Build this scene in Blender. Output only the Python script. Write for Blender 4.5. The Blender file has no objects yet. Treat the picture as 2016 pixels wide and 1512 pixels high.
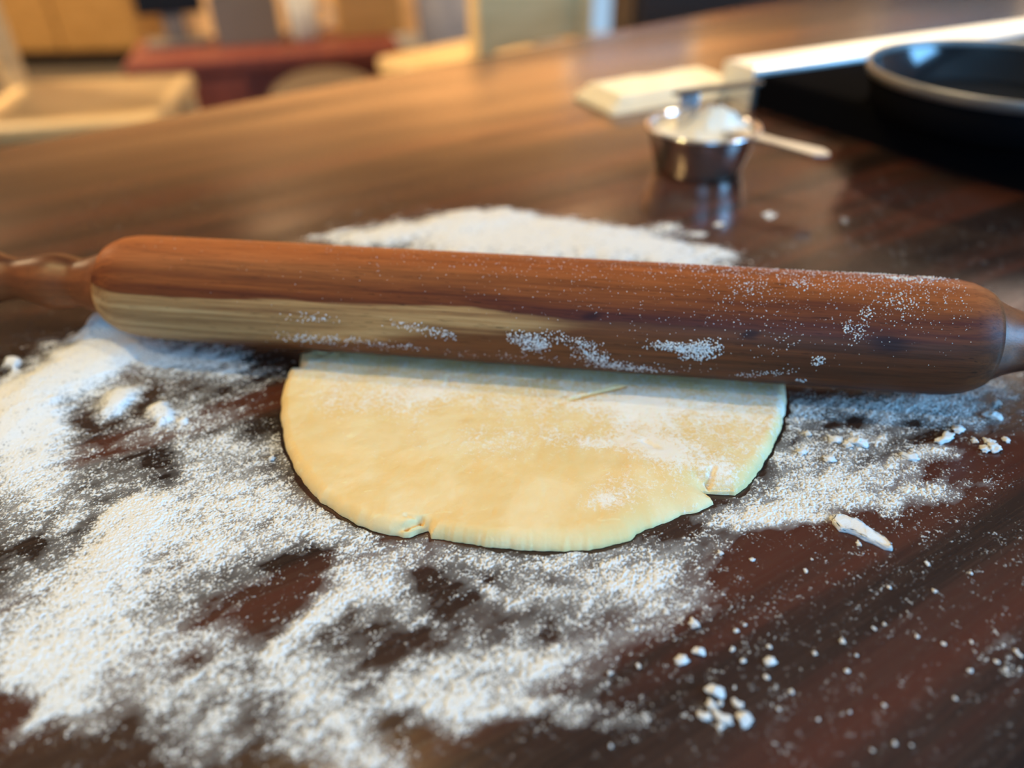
import bpy, bmesh, math, random
import numpy as np
from mathutils import Vector, Matrix

scene = bpy.context.scene
C = scene.collection
random.seed(7)
PI = math.pi
ZC = 0.92                      # height of the worktop surface above the floor

# ------------------------------------------------------------------ camera
PITCH, ROLL, EYE = 36.0, 1.0, 0.22
FPX = 1456.0
cam_data = bpy.data.cameras.new('camera')
cam_data.lens = 26.0
cam_data.sensor_width = 36.0
cam_data.clip_start = 0.01
cam_data.dof.use_dof = True
cam_data.dof.focus_distance = 0.305
cam_data.dof.aperture_fstop = 3.1
cam = bpy.data.objects.new('camera', cam_data)
C.objects.link(cam)
cam.location = (0, 0, ZC + EYE)
cam.rotation_euler = (Matrix.Rotation(math.radians(90 - PITCH), 3, 'X') @ Matrix.Rotation(math.radians(-ROLL), 3, 'Z')).to_euler()
scene.camera = cam

# ------------------------------------------------------------------ world and lights
world = bpy.data.worlds.new('world')
scene.world = world
world.use_nodes = True
world.node_tree.nodes['Background'].inputs[0].default_value = (0.50, 0.74, 1.0, 1)
world.node_tree.nodes['Background'].inputs[1].default_value = 0.8

def light(name, kind, loc, energy, color, target=None, **kw):
    d = bpy.data.lights.new(name, kind)
    d.energy = energy
    d.color = color
    for k, v in kw.items():
        setattr(d, k, v)
    o = bpy.data.objects.new(name, d)
    C.objects.link(o)
    o.location = loc
    if target is not None:
        o.rotation_euler = (Vector(target) - Vector(loc)).to_track_quat('-Z', 'Y').to_euler()
    return o

WARM = (1.0, 0.74, 0.32)
# three recessed lamps in the ceiling over the worktop
CEIL_Z = 2.45
SKYBLUE = (0.20, 0.54, 1.0)
DOWNLIGHTS = [(-0.75, 0.42, 18.5), (-0.35, 0.68, 7.0), (-1.05, -0.10, 9.5)]
for lx, ly, e in DOWNLIGHTS:
    light('ceiling_lamp_light', 'SPOT', (lx, ly, CEIL_Z - 0.03), e * 2.5, WARM, (lx * 0.3, ly * 0.4 + 0.18, ZC), shadow_soft_size=0.045, spot_size=math.radians(110 if ly > 0 else 58), spot_blend=0.7)
# daylight through the window behind the camera
light('window_daylight', 'AREA', (0.42, -1.86, 1.62), 30, SKYBLUE, (0.3, 0.6, 1.0), shape='RECTANGLE', size=0.9, size_y=1.15)
# and through the window in the wall on the right
light('window_daylight', 'AREA', (1.95, -0.25, 1.60), 58, SKYBLUE, (0.1, 0.35, 0.92), shape='RECTANGLE', size=0.8, size_y=0.9)
# added warm fill spots, out of view, brightening the dining area and its wall
for lx, e in ((-3.3, 120), (1.3, 80)):
    light('dining_fill_light', 'SPOT', (lx, 2.75, 2.42), e * 4, (1.0, 0.70, 0.40), (lx * 0.6, 3.6, 0.0), shadow_soft_size=0.06, spot_size=math.radians(150), spot_blend=0.8)
# two added fill spots, brightening the stools and desk and the far worktop
light('stool_fill_light', 'SPOT', (-2.3, 1.2, 2.42), 420, (1.0, 0.74, 0.46), (-0.75, 2.3, 0.55), shadow_soft_size=0.05, spot_size=math.radians(62), spot_blend=0.7)
light('worktop_fill_light', 'SPOT', (0.95, 1.75, 2.42), 240, (1.0, 0.78, 0.52), (0.40, 1.00, 0.92), shadow_soft_size=0.05, spot_size=math.radians(29), spot_blend=0.7)
light('wall_fill_light', 'SPOT', (0.75, 2.3, 2.30), 260, (1.0, 0.86, 0.76), (2.05, 2.9, 2.0), shadow_soft_size=0.05, spot_size=math.radians(70), spot_blend=0.9)  # added spot on the right wall, for its reflection in the worktop
# added spots washing the upper back wall, for its warm reflection in the worktop
for lx, e in ((-3.0, 300), (-1.2, 380), (0.4, 440), (1.6, 130)):
    light('wall_fill_light', 'SPOT', (lx, 3.2, 2.30), e * 1.6, (1.0, 0.68, 0.40), (lx * 1.1, 5.65, 2.05), shadow_soft_size=0.05, spot_size=math.radians(64), spot_blend=0.9)

scene.view_settings.view_transform = 'Standard'
scene.view_settings.look = 'None'
scene.view_settings.gamma = 1.0
scene.view_settings.use_curve_mapping = False
scene.view_settings.exposure = 0.0

# ------------------------------------------------------------------ helpers
_t, _r = math.radians(PITCH), math.radians(ROLL)
FW = Vector((0, math.cos(_t), -math.sin(_t)))
_rt = Vector((1, 0, 0)); _up = _rt.cross(FW)
RT = math.cos(_r) * _rt - math.sin(_r) * _up
UP = math.cos(_r) * _up + math.sin(_r) * _rt
EYEP = Vector((0, 0, ZC + EYE))

def _ray(u, v):
    return (u - 1008) / FPX * RT - (v - 756) / FPX * UP + FW
def at(u, v, z=0.0):
    """point read off the photo on the level z metres above the worktop"""
    d = _ray(u, v)
    return EYEP + d * ((ZC + z - EYEP.z) / d.z)
def atY(u, v, Y):
    """point read off the photo at depth Y"""
    d = _ray(u, v)
    return EYEP + d * (Y / d.y)

def tag(o, label=None, cat=None, group=None, kind=None):
    if label: o['label'] = label
    if cat: o['category'] = cat
    if group: o['group'] = group
    if kind: o['kind'] = kind
    return o
def empty(name, loc=(0, 0, 0), rz=0.0):
    o = bpy.data.objects.new(name, None)
    o.empty_display_size = 0.05
    C.objects.link(o)
    o.location = loc
    o.rotation_euler = (0, 0, rz)
    return o
def link(name, me, mat=None, parent=None, smooth=False):
    o = bpy.data.objects.new(name, me)
    C.objects.link(o)
    if mat is not None:
        me.materials.append(mat)
    if parent is not None:
        o.parent = parent
    if smooth:
        me.polygons.foreach_set('use_smooth', [True] * len(me.polygons))
    return o
def obj(name, bm, mat=None, parent=None, smooth=False):
    me = bpy.data.meshes.new(name)
    bm.normal_update()
    bm.to_mesh(me)
    bm.free()
    return link(name, me, mat, parent, smooth)
def add_box(bm, x0, x1, y0, y1, z0, z1, bevel=0.0, seg=2, taper=1.0):
    r = bmesh.ops.create_cube(bm, size=1.0)
    vs = r['verts']
    for v in vs:
        s = taper if v.co.z < 0 else 1.0
        v.co = Vector(((x0 + x1) / 2 + v.co.x * s * (x1 - x0), (y0 + y1) / 2 + v.co.y * s * (y1 - y0), (z0 + z1) / 2 + v.co.z * (z1 - z0)))
    if bevel > 0:
        es = list({e for v in vs for e in v.link_edges})
        bmesh.ops.bevel(bm, geom=es, offset=bevel, segments=seg, profile=0.5, affect='EDGES')
    return bm
def box(name, x0, x1, y0, y1, z0, z1, mat, parent=None, bevel=0.0, seg=2, taper=1.0):
    return obj(name, add_box(bmesh.new(), x0, x1, y0, y1, z0, z1, bevel, seg, taper), mat, parent)
def add_lathe(bm, prof, n=64, axis='Z', closed=False):
    rings = []
    for h, r in prof:
        ring = []
        if r < 1e-6:
            p = (0, 0, h) if axis == 'Z' else (h, 0, 0)
            ring = [bm.verts.new(p)]
        else:
            for k in range(n):
                a = 2 * PI * k / n
                p = (r * math.cos(a), r * math.sin(a), h) if axis == 'Z' else (h, r * math.cos(a), r * math.sin(a))
                ring.append(bm.verts.new(p))
        rings.append(ring)
    pairs = list(zip(rings[:-1], rings[1:]))
    if closed:
        pairs.append((rings[-1], rings[0]))
    for a, b in pairs:
        for k in range(n):
            k2 = (k + 1) % n
            if len(a) == 1 and len(b) == 1: continue
            if len(a) == 1: bm.faces.new((a[0], b[k2], b[k]))
            elif len(b) == 1: bm.faces.new((a[k], a[k2], b[0]))
            else: bm.faces.new((a[k], a[k2], b[k2], b[k]))
    bmesh.ops.recalc_face_normals(bm, faces=bm.faces)
    return bm
def smooth_profile(pts, n=8):
    """Catmull-Rom through (h, r) points"""
    P = [Vector(p) for p in pts]
    P = [P[0] * 2 - P[1]] + P + [P[-1] * 2 - P[-2]]
    out = []
    for i in range(1, len(P) - 2):
        for k in range(n):
            t = k / n
            a, b, c, d = P[i - 1], P[i], P[i + 1], P[i + 2]
            q = 0.5 * ((2 * b) + (c - a) * t + (2 * a - 5 * b + 4 * c - d) * t * t + (3 * b - a - 3 * c + d) * t ** 3)
            out.append((q.x, max(q.y, 0.0)))
    out.append(tuple(pts[-1]))
    return out
def prism(bm, poly, z0, z1, bevel=0.0):
    lo = [bm.verts.new((p[0], p[1], z0)) for p in poly]
    hi = [bm.verts.new((p[0], p[1], z1)) for p in poly]
    n = len(poly)
    bm.faces.new(list(reversed(lo)))
    top = bm.faces.new(hi)
    for k in range(n):
        bm.faces.new((lo[k], lo[(k + 1) % n], hi[(k + 1) % n], hi[k]))
    bmesh.ops.recalc_face_normals(bm, faces=bm.faces)
    if bevel:
        es = [e for e in top.edges]
        bmesh.ops.bevel(bm, geom=es, offset=bevel, segments=3, profile=0.5, affect='EDGES')
    return bm
def mesh_np(name, co, quads):
    me = bpy.data.meshes.new(name)
    me.vertices.add(len(co))
    me.vertices.foreach_set('co', np.ascontiguousarray(co, dtype=np.float32).ravel())
    nq, k = quads.shape
    me.loops.add(nq * k)
    me.loops.foreach_set('vertex_index', np.ascontiguousarray(quads, dtype=np.int32).ravel())
    me.polygons.add(nq)
    me.polygons.foreach_set('loop_start', np.arange(0, nq * k, k, dtype=np.int32))
    me.update(calc_edges=True)
    me.validate()
    return me
def attr(me, name, vals):
    a = me.attributes.new(name, 'FLOAT', 'POINT')
    a.data.foreach_set('value', np.ascontiguousarray(vals, dtype=np.float32))

# lattice noise in numpy, 0..1
def vnoise(x, y, seed):
    rng = np.random.RandomState(seed)
    T = rng.rand(256, 256).astype(np.float32)
    xi = np.floor(x).astype(np.int64); yi = np.floor(y).astype(np.int64)
    fx = x - xi; fy = y - yi
    fx = fx * fx * (3 - 2 * fx); fy = fy * fy * (3 - 2 * fy)
    a = T[yi & 255, xi & 255]; b = T[yi & 255, (xi + 1) & 255]
    c = T[(yi + 1) & 255, xi & 255]; d = T[(yi + 1) & 255, (xi + 1) & 255]
    return (a * (1 - fx) + b * fx) * (1 - fy) + (c * (1 - fx) + d * fx) * fy
def fbm(x, y, seed, oct=4, gain=0.5):
    s = 0; w = 1; tot = 0
    for k in range(oct):
        s = s + w * vnoise(x * 2 ** k + 17 * k, y * 2 ** k + 31 * k, seed + k)
        tot += w; w *= gain
    return s / tot

# ------------------------------------------------------------------ materials
class NT:
    def __init__(self, name):
        self.m = bpy.data.materials.new(name)
        self.m.use_nodes = True
        self.t = self.m.node_tree
        self.b = self.t.nodes['Principled BSDF']
    def node(self, kind, ins=None, **props):
        n = self.t.nodes.new(kind)
        for k, v in props.items():
            setattr(n, k, v)
        if ins:
            for k, v in ins.items():
                self.put(n.inputs[k], v)
        return n
    def put(self, sock, v):
        if isinstance(v, bpy.types.NodeSocket):
            self.t.links.new(v, sock)
        elif isinstance(v, (tuple, list)) and len(v) == 3 and sock.type == 'RGBA':
            sock.default_value = (*v, 1)
        else:
            sock.default_value = v
    def math(self, op, a, b=0.0, clamp=False):
        n = self.node('ShaderNodeMath', {0: a, 1: b}, operation=op)
        n.use_clamp = clamp
        return n.outputs[0]
    def step(self, v, lo, hi, a=0.0, b=1.0):
        n = self.node('ShaderNodeMapRange', {'Value': v, 'From Min': lo, 'From Max': hi, 'To Min': a, 'To Max': b})
        n.interpolation_type = 'SMOOTHSTEP'
        return n.outputs[0]
    def mix(self, f, a, b):
        n = self.node('ShaderNodeMix', data_type='RGBA')
        self.put(n.inputs['Factor'], f)
        self.put(n.inputs[6], a); self.put(n.inputs[7], b)
        return n.outputs[2]
    def ramp(self, f, stops):
        n = self.node('ShaderNodeValToRGB', {'Fac': f})
        els = n.color_ramp.elements
        while len(els) < len(stops): els.new(0.5)
        for e, (p, c) in zip(els, stops):
            e.position = p; e.color = (*c, 1)
        return n.outputs[0]
    def coord(self, which='Object'):
        return self.node('ShaderNodeTexCoord').outputs[which]
    def mapping(self, v, loc=(0, 0, 0), rot=(0, 0, 0), scale=(1, 1, 1)):
        return self.node('ShaderNodeMapping', {'Vector': v, 'Location': loc, 'Rotation': rot, 'Scale': scale}).outputs[0]
    def noise(self, v, scale=5.0, detail=4.0, rough=0.5, dist=0.0):
        return self.node('ShaderNodeTexNoise', {'Vector': v, 'Scale': scale, 'Detail': detail, 'Roughness': rough, 'Distortion': dist}).outputs[0]
    def bump(self, h, strength=0.2, dist=0.001):
        o = self.node('ShaderNodeBump', {'Height': h, 'Strength': strength, 'Distance': dist}).outputs[0]
        self.put(self.b.inputs['Normal'], o)
    def set(self, **kw):
        for k, v in kw.items():
            self.put(self.b.inputs[k.replace('_', ' ')], v)
        return self.m

def plain(name, col, rough=0.6, var=0.12, scale=14.0, metallic=0.0, spec=0.5):
    n = NT(name)
    f = n.noise(n.coord(), scale, 3)
    c = n.mix(f, tuple(x * (1 - var) for x in col), tuple(min(1, x * (1 + var)) for x in col))
    n.set(Base_Color=c, Roughness=rough, Metallic=metallic)
    n.b.inputs['Specular IOR Level'].default_value = spec
    return n.m
def wood(name, a, b, rough=0.45, stretch=(1, 1, 12), scale=6.0):
    n = NT(name)
    v = n.mapping(n.coord(), scale=stretch)
    f = n.noise(v, scale, 4, 0.6, 0.4)
    n.set(Base_Color=n.mix(n.step(f, 0.3, 0.7), a, b), Roughness=rough)
    return n.m

GRAIN = math.radians(30)
def worktop_material():
    n = NT('dark_wood_laminate')
    v0 = n.mapping(n.coord(), rot=(0, 0, -GRAIN))
    big = n.noise(n.mapping(v0, scale=(1.3, 20, 1)), 1.0, 3, 0.55, 0.6)
    mid = n.noise(n.mapping(v0, loc=(3, 7, 0), scale=(2.2, 62, 1)), 1.0, 4, 0.6, 0.5)
    red = n.noise(n.mapping(v0, loc=(9, 2, 0), scale=(1.6, 30, 1)), 1.0, 3, 0.5, 0.5)
    fine = n.noise(n.mapping(v0, loc=(1, 5, 0), scale=(14, 520, 1)), 1.0, 3, 0.6, 0.2)
    c = n.mix(n.step(big, 0.36, 0.62), (0.014, 0.009, 0.008), (0.042, 0.022, 0.015))
    c = n.mix(n.math('MULTIPLY', n.step(red, 0.48, 0.66), 0.80), c, (0.090, 0.025, 0.014))
    c = n.mix(n.math('MULTIPLY', n.step(mid, 0.50, 0.74), 0.55), c, (0.016, 0.011, 0.010))
    c = n.mix(n.math('MULTIPLY', n.step(fine, 0.42, 0.75), 0.30), c, (0.080, 0.042, 0.027))
    n.set(Base_Color=c, Roughness=n.math('ADD', n.step(fine, 0.3, 0.7, 0.0, 0.05), n.step(big, 0.36, 0.62, 0.22, 0.12)))
    n.put(n.b.inputs['Specular IOR Level'], n.step(n.math('ADD', big, n.math('MULTIPLY', red, 0.6)), 0.6, 1.0, 0.25, 0.62))
    n.b.inputs['Specular Tint'].default_value = (1.0, 0.80, 0.66, 1)
    n.b.inputs['IOR'].default_value = 1.62
    n.bump(fine, 0.05, 0.0005)
    return n.m
def pin_material(name, barrel=True):
    n = NT(name)
    co = n.coord()
    sep = n.node('ShaderNodeSeparateXYZ', {'Vector': co})
    x, y, z = sep.outputs
    wob = n.noise(n.mapping(co, scale=(9, 60, 60)), 1.0, 3, 0.55, 0.4)
    band = n.noise(n.mapping(co, loc=(2, 1, 0), scale=(5, 150, 150)), 1.0, 5, 0.62, 0.8)
    fine = n.noise(n.mapping(co, loc=(5, 3, 1), scale=(40, 1400, 1400)), 1.0, 3, 0.6, 0.1)
    pore = n.noise(n.mapping(co, loc=(7, 3, 5), scale=(110, 1700, 1700)), 1.0, 2, 0.5, 0.0)
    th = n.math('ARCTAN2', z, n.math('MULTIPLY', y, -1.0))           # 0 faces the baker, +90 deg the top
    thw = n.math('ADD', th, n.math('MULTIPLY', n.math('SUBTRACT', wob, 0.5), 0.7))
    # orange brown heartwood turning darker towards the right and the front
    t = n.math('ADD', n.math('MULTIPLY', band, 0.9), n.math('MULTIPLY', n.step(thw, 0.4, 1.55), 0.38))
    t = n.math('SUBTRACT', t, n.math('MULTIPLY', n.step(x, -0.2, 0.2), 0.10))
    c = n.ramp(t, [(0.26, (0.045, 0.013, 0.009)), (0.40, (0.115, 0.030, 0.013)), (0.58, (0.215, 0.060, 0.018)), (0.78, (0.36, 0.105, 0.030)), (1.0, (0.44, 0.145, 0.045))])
    if barrel:
        # a dark purple streak along the middle of the visible side
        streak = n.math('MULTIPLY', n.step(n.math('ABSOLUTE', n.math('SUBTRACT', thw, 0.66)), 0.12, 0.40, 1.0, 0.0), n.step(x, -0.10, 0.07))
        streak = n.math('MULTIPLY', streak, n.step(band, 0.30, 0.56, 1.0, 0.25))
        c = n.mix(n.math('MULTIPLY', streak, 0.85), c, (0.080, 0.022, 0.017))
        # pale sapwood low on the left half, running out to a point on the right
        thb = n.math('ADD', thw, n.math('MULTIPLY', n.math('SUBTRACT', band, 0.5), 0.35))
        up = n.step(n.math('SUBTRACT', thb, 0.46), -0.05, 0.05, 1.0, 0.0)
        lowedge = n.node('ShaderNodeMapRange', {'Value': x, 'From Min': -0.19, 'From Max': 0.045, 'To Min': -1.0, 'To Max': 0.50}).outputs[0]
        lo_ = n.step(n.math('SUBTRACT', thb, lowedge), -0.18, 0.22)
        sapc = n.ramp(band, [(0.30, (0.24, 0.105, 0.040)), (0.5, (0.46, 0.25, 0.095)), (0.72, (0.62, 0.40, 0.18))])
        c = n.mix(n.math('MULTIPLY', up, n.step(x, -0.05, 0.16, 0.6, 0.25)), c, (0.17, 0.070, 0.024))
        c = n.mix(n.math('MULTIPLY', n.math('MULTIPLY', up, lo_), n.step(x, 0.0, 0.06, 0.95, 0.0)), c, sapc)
        # knots
        for kx, kt, kr in [(0.036, 0.62, 0.0032), (0.108, 0.40, 0.0028), (0.166, 0.44, 0.006)]:
            dx = n.math('MULTIPLY', n.math('SUBTRACT', n.math('ADD', x, n.math('MULTIPLY', n.math('SUBTRACT', band, 0.5), 0.02)), kx), 0.45)
            dt = n.math('MULTIPLY', n.math('SUBTRACT', thw, kt), 0.027)
            d = n.math('SQRT', n.math('ADD', n.math('MULTIPLY', dx, dx), n.math('MULTIPLY', dt, dt)))
            c = n.mix(n.step(d, kr * 0.2, kr, 0.75, 0.0), c, (0.016, 0.008, 0.010))
    c = n.mix(n.math('MULTIPLY', n.step(fine, 0.45, 0.75), 0.35), c, (0.03, 0.012, 0.007))
    c = n.mix(n.math('MULTIPLY', n.step(pore, 0.64, 0.72), 0.6), c, (0.012, 0.006, 0.005))
    if not barrel:
        c = n.mix(0.45, c, (0.055, 0.020, 0.010))
    n.set(Base_Color=c, Roughness=n.step(fine, 0.3, 0.7, 0.42, 0.52) if barrel else 0.38)
    n.b.inputs['Specular IOR Level'].default_value = 0.11 if barrel else 0.28
    n.bump(n.math('ADD', fine, n.math('MULTIPLY', pore, -0.5)), 0.12, 0.0006)
    return n.m
def flour_material(name='flour', col=(0.87, 0.86, 0.83), film=False):
    n = NT(name)
    co = n.coord()
    f = n.noise(co, 900.0, 3, 0.6)
    n.set(Base_Color=n.mix(f, tuple(k * 0.86 for k in col), col), Roughness=1.0)
    n.b.inputs['Specular IOR Level'].default_value = 0.05
    n.bump(n.noise(co, 1600.0, 2, 0.6), 0.35, 0.0006)
    if film:                                    # a thin film of flour lets some of the wood show
        n.put(n.b.inputs['Alpha'], n.node('ShaderNodeAttribute', attribute_name='cover').outputs['Fac'])
    return n.m
def dough_material():
    n = NT('pastry_dough')
    co = n.coord()
    fl = n.node('ShaderNodeAttribute', attribute_name='flour').outputs['Fac']
    blotch = n.noise(co, 38.0, 4, 0.55, 0.5)
    c = n.mix(n.step(blotch, 0.35, 0.68), (0.84, 0.585, 0.25), (0.89, 0.68, 0.36))
    lump = n.noise(n.mapping(co, scale=(0.7, 1.4, 1)), 170.0, 2, 0.5, 0.6)
    c = n.mix(n.math('MULTIPLY', n.step(lump, 0.66, 0.74), 0.35), c, (0.90, 0.78, 0.42))
    g = n.noise(co, 520.0, 4, 0.75, 0.3)
    m = n.math('ADD', fl, n.math('MULTIPLY', n.math('SUBTRACT', g, 0.5), 1.7))
    m = n.step(m, 0.42, 0.95)
    c = n.mix(n.math('MULTIPLY', m, 0.85), c, (0.92, 0.87, 0.79))
    n.set(Base_Color=c, Roughness=0.62, Subsurface_Weight=0.12, Subsurface_Scale=0.004)
    n.b.inputs['Subsurface Radius'].default_value = (1.0, 0.6, 0.25)
    n.b.inputs['Specular IOR Level'].default_value = 0.3
    n.bump(n.math('ADD', n.noise(co, 260.0, 4, 0.6), n.math('MULTIPLY', m, 0.5)), 0.35, 0.0008)
    return n.m

M = {
    'worktop': worktop_material(),
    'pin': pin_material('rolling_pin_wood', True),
    'pin_handle': pin_material('rolling_pin_handle_wood', False),
    'flour': flour_material(),
    'flour_film': flour_material('flour_film', film=True),
    'flour_cup': flour_material('flour_cream', (0.86, 0.80, 0.68)),
    'dough': dough_material(),
    'steel': plain('brushed_steel', (0.62, 0.62, 0.63), 0.16, 0.05, 90, 1.0),
    'steel_dull': plain('dull_steel', (0.50, 0.50, 0.48), 0.38, 0.05, 90, 1.0),
    'dark_steel': plain('dark_steel', (0.035, 0.030, 0.025), 0.45, 0.1, 60, 0.0, 0.3),
    'black': plain('black_enamel', (0.004, 0.004, 0.005), 0.5, 0.1, 20, 0.0, 0.04),
    'black_gloss': plain('black_nonstick', (0.006, 0.007, 0.009), 0.13, 0.1, 20, 0.0, 0.6),
    'iron': plain('black_iron', (0.014, 0.013, 0.012), 0.5, 0.1, 20, 0.0, 0.4),
    'rim_steel': plain('dark_steel_rim', (0.20, 0.195, 0.185), 0.42, 0.05, 90, 0.6),
    'trim_steel': plain('pale_steel_trim', (0.72, 0.74, 0.72), 0.42, 0.05, 20, 0.8),
    'cream_cloth': plain('cream_cotton', (0.68, 0.60, 0.44), 0.95, 0.1, 120),
    'blond': wood('blond_wood', (0.50, 0.34, 0.15), (0.62, 0.44, 0.21)),
    'ochre': wood('ochre_wood', (0.34, 0.19, 0.055), (0.43, 0.25, 0.08), stretch=(1, 1, 5)),
    'redwood': wood('red_brown_wood', (0.115, 0.021, 0.012), (0.175, 0.036, 0.019), 0.65, (8, 1, 1)),
    'darkwood': wood('dark_brown_wood', (0.008, 0.004, 0.002), (0.014, 0.007, 0.004), 0.6),
    'screen': plain('black_screen', (0.006, 0.006, 0.006), 0.4, 0.1, 10, 0, 0.2),
    'taupe': plain('taupe_card', (0.14, 0.11, 0.085), 0.8),
    'grey_ceramic': plain('grey_ceramic', (0.42, 0.41, 0.38), 0.4),
    'bluegrey': plain('blue_grey_plastic', (0.17, 0.20, 0.30), 0.5),
    'carpet': plain('taupe_carpet', (0.17, 0.145, 0.11), 0.95, 0.15, 60),
    'wall': plain('cream_wall_paint', (0.74, 0.64, 0.47), 0.9, 0.03, 6),
    'wall_warm': plain('ochre_wall_paint', (0.78, 0.52, 0.27), 0.9, 0.04, 3),
    'wall_cool': plain('pale_grey_wall_paint', (0.74, 0.75, 0.76), 0.9, 0.03, 6),
    'ceiling': plain('beige_ceiling_paint', (0.42, 0.38, 0.33), 0.9, 0.03, 6),
    'white_frame': plain('white_frame_paint', (0.75, 0.75, 0.72), 0.5, 0.03, 6),
    'cabinet': plain('cabinet_paint', (0.32, 0.26, 0.19), 0.6, 0.05, 6),
}
M['black'].node_tree.nodes['Principled BSDF'].inputs['IOR'].default_value = 1.03
g = NT('clear_glass')
g.set(Base_Color=(0.95, 0.98, 1.0), Roughness=0.0, IOR=1.45)
g.b.inputs['Transmission Weight'].default_value = 1.0
g.b.inputs['Alpha'].default_value = 0.25
M['glass'] = g.m
lampm = NT('lamp_diffuser')
lampm.set(Base_Color=(0.9, 0.85, 0.75), Emission_Color=(1.0, 0.82, 0.58))
lampm.b.inputs['Emission Strength'].default_value = 6.0
M['lamp'] = lampm.m

# ------------------------------------------------------------------ room shell
def struct(o):
    o['kind'] = 'structure'
    return o
X0, X1, Y0, Y1 = -4.6, 2.05, -1.95, 5.65
struct(box('floor', X0, X1, Y0, Y1, -0.05, 0.0, M['carpet']))
struct(box('ceiling', X0, X1, Y0, Y1, CEIL_Z, CEIL_Z + 0.05, M['ceiling']))
struct(box('wall_left', X0 - 0.1, X0, Y0, Y1, 0.0, CEIL_Z, M['wall']))
bm = bmesh.new()
for a_, b_, c_, d_ in ((Y0, -0.72, 0, CEIL_Z), (0.22, 3.2, 0, CEIL_Z), (4.6, Y1, 0, CEIL_Z), (3.2, 4.6, 0, 1.0), (3.2, 4.6, 2.34, CEIL_Z), (-0.72, 0.22, 0, 1.10), (-0.72, 0.22, 2.12, CEIL_Z)):
    add_box(bm, X1, X1 + 0.1, a_, b_, c_, d_)
struct(obj('wall_right', bm, M['wall_cool']))
# back wall with a glazed door, front wall (behind the camera) with a window
def wall_with_hole(name, x0, x1, y0, y1, hx0, hx1, hz0, hz1, mat):
    bm = bmesh.new()
    add_box(bm, x0, hx0, y0, y1, 0, CEIL_Z)
    add_box(bm, hx1, x1, y0, y1, 0, CEIL_Z)
    add_box(bm, hx0, hx1, y0, y1, hz1, CEIL_Z)
    if hz0 > 0: add_box(bm, hx0, hx1, y0, y1, 0, hz0)
    return struct(obj(name, bm, mat))
DX0, DX1 = 0.42, 1.36
wall_with_hole('wall_back', X0, X1, Y1, Y1 + 0.1, DX0, DX1, 0.0, 2.10, M['wall_warm'])
wall_with_hole('wall_front', X0, X1, Y0 - 0.1, Y0, -0.10, 0.94, 1.00, 2.24, M['wall'])
def frame(name, x0, x1, y0, y1, z0, z1, w, mat, parent):
    bm = bmesh.new()
    add_box(bm, x0, x0 + w, y0, y1, z0, z1); add_box(bm, x1 - w, x1, y0, y1, z0, z1)
    add_box(bm, x0 + w, x1 - w, y0, y1, z1 - w, z1); add_box(bm, x0 + w, x1 - w, y0, y1, z0, z0 + w)
    return obj(name, bm, mat, parent)
d = struct(empty('door_1', ((DX0 + DX1) / 2, Y1 + 0.05, 0)))
frame('door_frame', -(DX1 - DX0) / 2, (DX1 - DX0) / 2, -0.03, 0.03, 0, 2.10, 0.06, M['white_frame'], d)
box('glass_pane', -(DX1 - DX0) / 2 + 0.06, (DX1 - DX0) / 2 - 0.06, -0.004, 0.004, 0.06, 2.04, M['glass'], d)
w = struct(empty('window_1', (0.42, Y0 - 0.05, 1.0)))
frame('window_frame', -0.52, 0.52, -0.03, 0.03, 0, 1.24, 0.05, M['white_frame'], w)
w = struct(empty('window_2', (X1 + 0.05, -0.25, 1.10), PI / 2))
w3 = struct(empty('added_window', (X1 + 0.05, 3.9, 1.0), PI / 2))  # added unseen opening, something cool for the far worktop to reflect
frame('window_frame', -0.70, 0.70, -0.03, 0.03, 0, 1.34, 0.06, M['white_frame'], w3)
box('glass_pane', -0.64, 0.64, -0.004, 0.004, 0.06, 1.28, M['glass'], w3)
frame('window_frame', -0.47, 0.47, -0.03, 0.03, 0, 1.02, 0.05, M['white_frame'], w)
struct(box('baseboard_back', X0, DX0 - 0.05, Y1 - 0.015, Y1, 0, 0.09, M['white_frame']))

# ------------------------------------------------------------------ worktop
poly = [(-0.95, 0.335), (1.35, 2.075), (1.35, -0.24), (-0.95, -0.24)]
wt = obj('worktop', prism(bmesh.new(), [(a, b) for a, b in reversed(poly)], -0.038, 0.0, 0.004), M['worktop'])
wt.location = (0, 0, ZC)
tag(wt, 'dark reddish brown wood-grain kitchen worktop dusted with flour', 'worktop')
base = obj('base_cabinet', prism(bmesh.new(), [(a * 0.93, b * 0.9 if b > 0 else b * 0.8) for a, b in reversed(poly)], 0.0, ZC - 0.038), M['cabinet'])
tag(base, 'plain cabinet carrying the dark wood-grain worktop', 'cabinet')

# ------------------------------------------------------------------ cooktop with its steel rear trim
E1 = Vector((0.504, -0.864, 0)); E2 = Vector((0.864, 0.504, 0))
CK = at(1485, 212)                                      # near left corner on the worktop
ck = empty('cooktop', CK, math.atan2(E2.y, E2.x))       # local x runs to the far right, local -y towards the baker
tag(ck, 'black raised cooktop set on the worktop at the upper right', 'cooktop')
CKH = 0.033
bk = Vector((math.cos(math.radians(-6.5)), math.sin(math.radians(-6.5)), 0))
pl = [(0, 0), (bk.x * 0.78, bk.y * 0.78), (0.78, -0.52), (0, -0.52)]
obj('cooking_surface', prism(bmesh.new(), [p_ for p_ in reversed(pl)], 0.0, CKH, 0.006), M['black'], ck)
nb = Vector((-bk.y, bk.x, 0))
tp = [bk * -0.004 + nb * 0.004, bk * 0.80 + nb * 0.004, bk * 0.80 + nb * 0.052, bk * -0.004 + nb * 0.052]
obj('rear_trim', prism(bmesh.new(), [(v_.x, v_.y) for v_ in tp], 0.0, CKH + 0.004, 0.004), M['trim_steel'], ck)
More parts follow.
